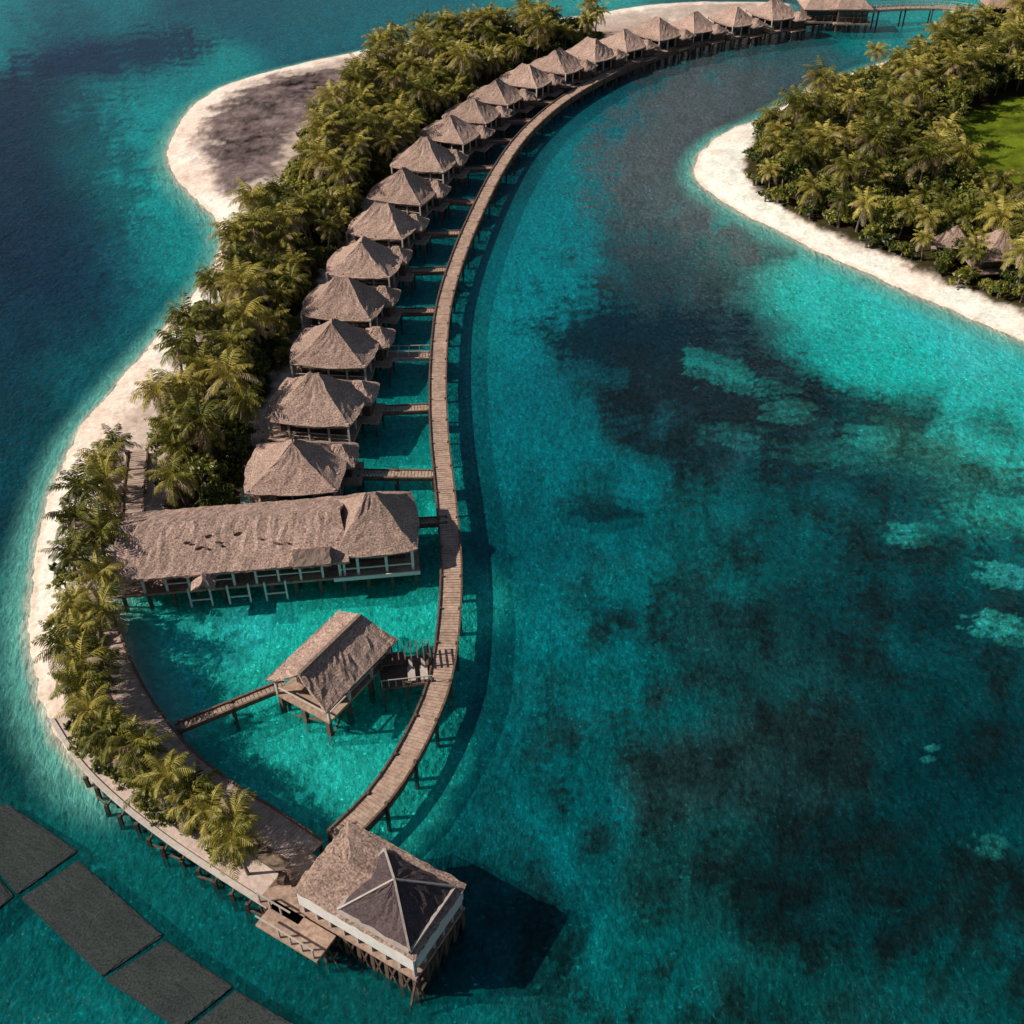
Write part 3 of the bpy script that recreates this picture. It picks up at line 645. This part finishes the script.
for sx,sy,lx,ly in((0,-hy+.25,2*hx-.5,T),(0,hy-.25,2*hx-.5,T),(-hx+.25,0,T,2*hy-.9),(hx-.25,0,T,2*hy-.9)): b.box(sx,sy,3.95,lx,ly,1.45)
b.ob('white_fascia_walls',M['white'],e)
B().box(0.0,0.2,2.9,2*hx-2.2,2*hy-2.2,1.1).ob('inner_walls',M['wall'],e)
B().box(0,0,JD-.1,2*hx-.3,2*hy-.3,0.25).box(-hx-1.2,-1.2,JD-.45,3.4,4.6,0.22).box(-hx+.6,-hy-.9,JD-.45,5.0,2.0,0.22).ob('deck',M['plank'],e)
bs=B();bw=B()
for x in np.linspace(-hx+.4,hx-.4,9):
    for y in np.linspace(-hy+.4,hy-.4,4):
        bs.bar((x,y,JD-.1),(x+random.uniform(-.1,.1),y,-2.0),0.3)
    bs.bar((x,-hy+.35,JD-.2),(x+.8,-hy+.35,-0.6),0.14); bs.bar((x+.8,-hy+.35,JD-.2),(x,-hy+.35,-0.6),0.14)
    bw.box(x,-hy+.35,2.8,0.18,0.18,1.0)
for y in np.linspace(-hy+.4,hy-.4,6): bw.box(hx-.35,y,2.8,0.18,0.18,1.0); bs.bar((hx-.3,y,JD-.1),(hx-.3,y,-2),0.3); bs.bar((hx-.3,y,JD-.2),(hx-.3,y-1,-.6),0.14)
for x in np.linspace(-hx-2.7,-hx+2.8,7):
    for y in(-3.2,-1.2,0.9): bs.bar((x,y-(.6 if x>-hx else 0),JD-.5),(x,y-(.6 if x>-hx else 0),-2.0),0.22)
    bw.box(x,-3.5 if x<-hx else -hy-1.8,JD+.15,0.1,0.1,1.0)
    bs.bar((x,-3.6,1.5),(x+.9,-3.6,-.6),0.12); bs.bar((x+.9,-3.6,1.5),(x,-3.6,-.6),0.12)
bw.bar((-hx-2.8,-3.5,JD+.65),(-hx,-3.5,JD+.65),.09); bw.bar((-hx-1.8,-hy-1.8,JD+.65),(-hx+2.9,-hy-1.8,JD+.65),.09)
bs.ob('stilts_and_braces',M['post'],e); bw.ob('posts_and_railing',M['cream'],e)
bb=B()
for i in range(5): bb.box(-hx-2.4+i*.75,-1.0+random.uniform(-.8,.8),JD-.05,random.uniform(.4,.8),random.uniform(.4,.7),random.uniform(.4,.8),random.uniform(0,1))
bb.ob('deck_crates',M['beam'],e)

# ------------------------------------------------------------- floating pontoons bottom-left
def pontoon(c):
    w=P(c,0.05); e=empty('floating_pontoon'); n=14; v=[];f=[]
    for zz in(0.12,-.3):
        for i in range(n+1):
            for j in range(n+1):
                s,t=i/n,j/n
                x=(w[0][0]*(1-s)+w[1][0]*s)*(1-t)+(w[3][0]*(1-s)+w[2][0]*s)*t
                y=(w[0][1]*(1-s)+w[1][1]*s)*(1-t)+(w[3][1]*(1-s)+w[2][1]*s)*t
                jj=.10 if i in(0,n) or j in(0,n) else .03
                v.append((x+random.uniform(-jj,jj),y+random.uniform(-jj,jj),zz+(random.uniform(-.02,.02) if zz>0 else 0)))
    m_=n+1; K=m_*m_
    for i in range(n):
        for j in range(n):
            a=i*m_+j; f.append((a,a+1,a+m_+1,a+m_)); f.append((K+a,K+a+m_,K+a+m_+1,K+a+1))
    for i in range(n):
        for a,b_ in((i,i+1),(n*m_+i,n*m_+i+1),(i*m_,(i+1)*m_),(i*m_+n,(i+1)*m_+n)): f.append((a,b_,K+b_,K+a))
    mk('matting',v,f,M['pontoon'],e)
    b=B()
    for i in range(4):
        b.bar((*w[i],0.0),(*w[(i+1)%4],0.0),0.16)
    b.ob('edge_floats',M['pontoon'],e)
for c in ([(-60,800),(8,806),(76,851),(18,893)],[(23,898),(78,862),(161,936),(103,975)],[(107,979),(165,942),(231,987),(180,1028)],[(184,1034),(236,992),(310,1036),(262,1090)],[(-130,850),(-66,806),(12,896),(-50,950)]): pontoon(c)

# ------------------------------------------------------------- far pier head and bridge
def far_house(u,v,wx,wy,h,rot,name):
    x,y=G(u,v,0); e=empty(name,(x,y,0),rot)
    B().box(0,0,1.7,wx+1.5,wy+1.5,0.3).ob('deck',M['plank'],e)
    B().box(0,0,1.8+h/2,wx,wy,h).ob('walls',M['wall'],e)
    b=B()
    for t in np.linspace(-.4,.4,5): b.box(t*wx,-wy/2-.04,1.8+h*.5,wx*.12,.06,h*.5)
    b.ob('windows',M['glass'],e)
    vv,ff=hip_roof(wx/2+.8,wy/2+.8,1.8,wx*.3,seed=2); mk('roof',vv,ff,M['thatch'],e,loc=(0,0,1.8+h))
    b=B()
    for xx in np.linspace(-wx/2,wx/2,5):
        for yy in(-wy/2,wy/2): b.box(xx,yy,-.3,0.4,0.4,3.8)
        b.box(xx,-wy/2-.6,2.4,0.14,0.14,1.2)
    b.box(0,-wy/2-.6,3.0,wx+1,0.12,0.12)
    b.ob('stilts',M['post'],e)
far_house(818,26,7,6,2.4,0,'pier_head_pavilion'); far_house(846,27,6,7,2.8,0,'pier_head_pavilion'); far_house(995,26,6,6,2.8,-.1,'island_boathouse')
walkway('timber_bridge',smooth([G(850,12,3),G(900,6,3.6),G(950,7,3.4),G(990,16,3)],6),2.2,3.2,posts=5,rail=True)
for (u,v,r,s) in((820,158,0.3,.6),(958,226,-.2,.6),(1000,240,.1,.8),(1016,230,.2,.7)):
    x,y=G(u,v,5); e=empty('garden_villa',(x,y,0.6),r,s)
    for nm,me in(('deck',vdeck),('walls',vwall),('windows',vglass)): put(nm,me,e)
    put('thatched_roof',vr[0],e,(0,0,DZ+2.35))

# ------------------------------------------------------------- light, sky, camera
EL=math.radians(36); AZ=math.radians(180+6)
dv_=Vector((math.cos(AZ)*math.cos(EL),math.sin(AZ)*math.cos(EL),math.sin(EL)))
sl=bpy.data.lights.new('sun','SUN'); sl.energy=5.0; sl.angle=math.radians(0.5); sl.color=(1,0.92,0.82)
so=bpy.data.objects.new('sun',sl); scene.collection.objects.link(so); so.rotation_euler=dv_.to_track_quat('Z','Y').to_euler(); so.location=(-80,0,90)
w=bpy.data.worlds.new('World'); scene.world=w; w.use_nodes=True; nt=w.node_tree
sk=nt.nodes.new('ShaderNodeTexSky'); sk.sky_type='NISHITA'; sk.sun_disc=False; sk.sun_elevation=EL; sk.sun_rotation=math.atan2(dv_.x,dv_.y)
bg=nt.nodes['Background']; bg.inputs[1].default_value=0.05; nt.links.new(sk.outputs[0],bg.inputs[0])
cd=bpy.data.cameras.new('camera'); cd.sensor_width=36; cd.angle=math.radians(50); cd.clip_end=20000; cd.clip_start=0.5
co=bpy.data.objects.new('camera',cd); scene.collection.objects.link(co); co.location=(0,0,H); co.rotation_euler=(math.pi/2-PITCH,0,0)
scene.camera=co
scene.view_settings.view_transform='Standard'; scene.view_settings.look='None'; scene.view_settings.exposure=0
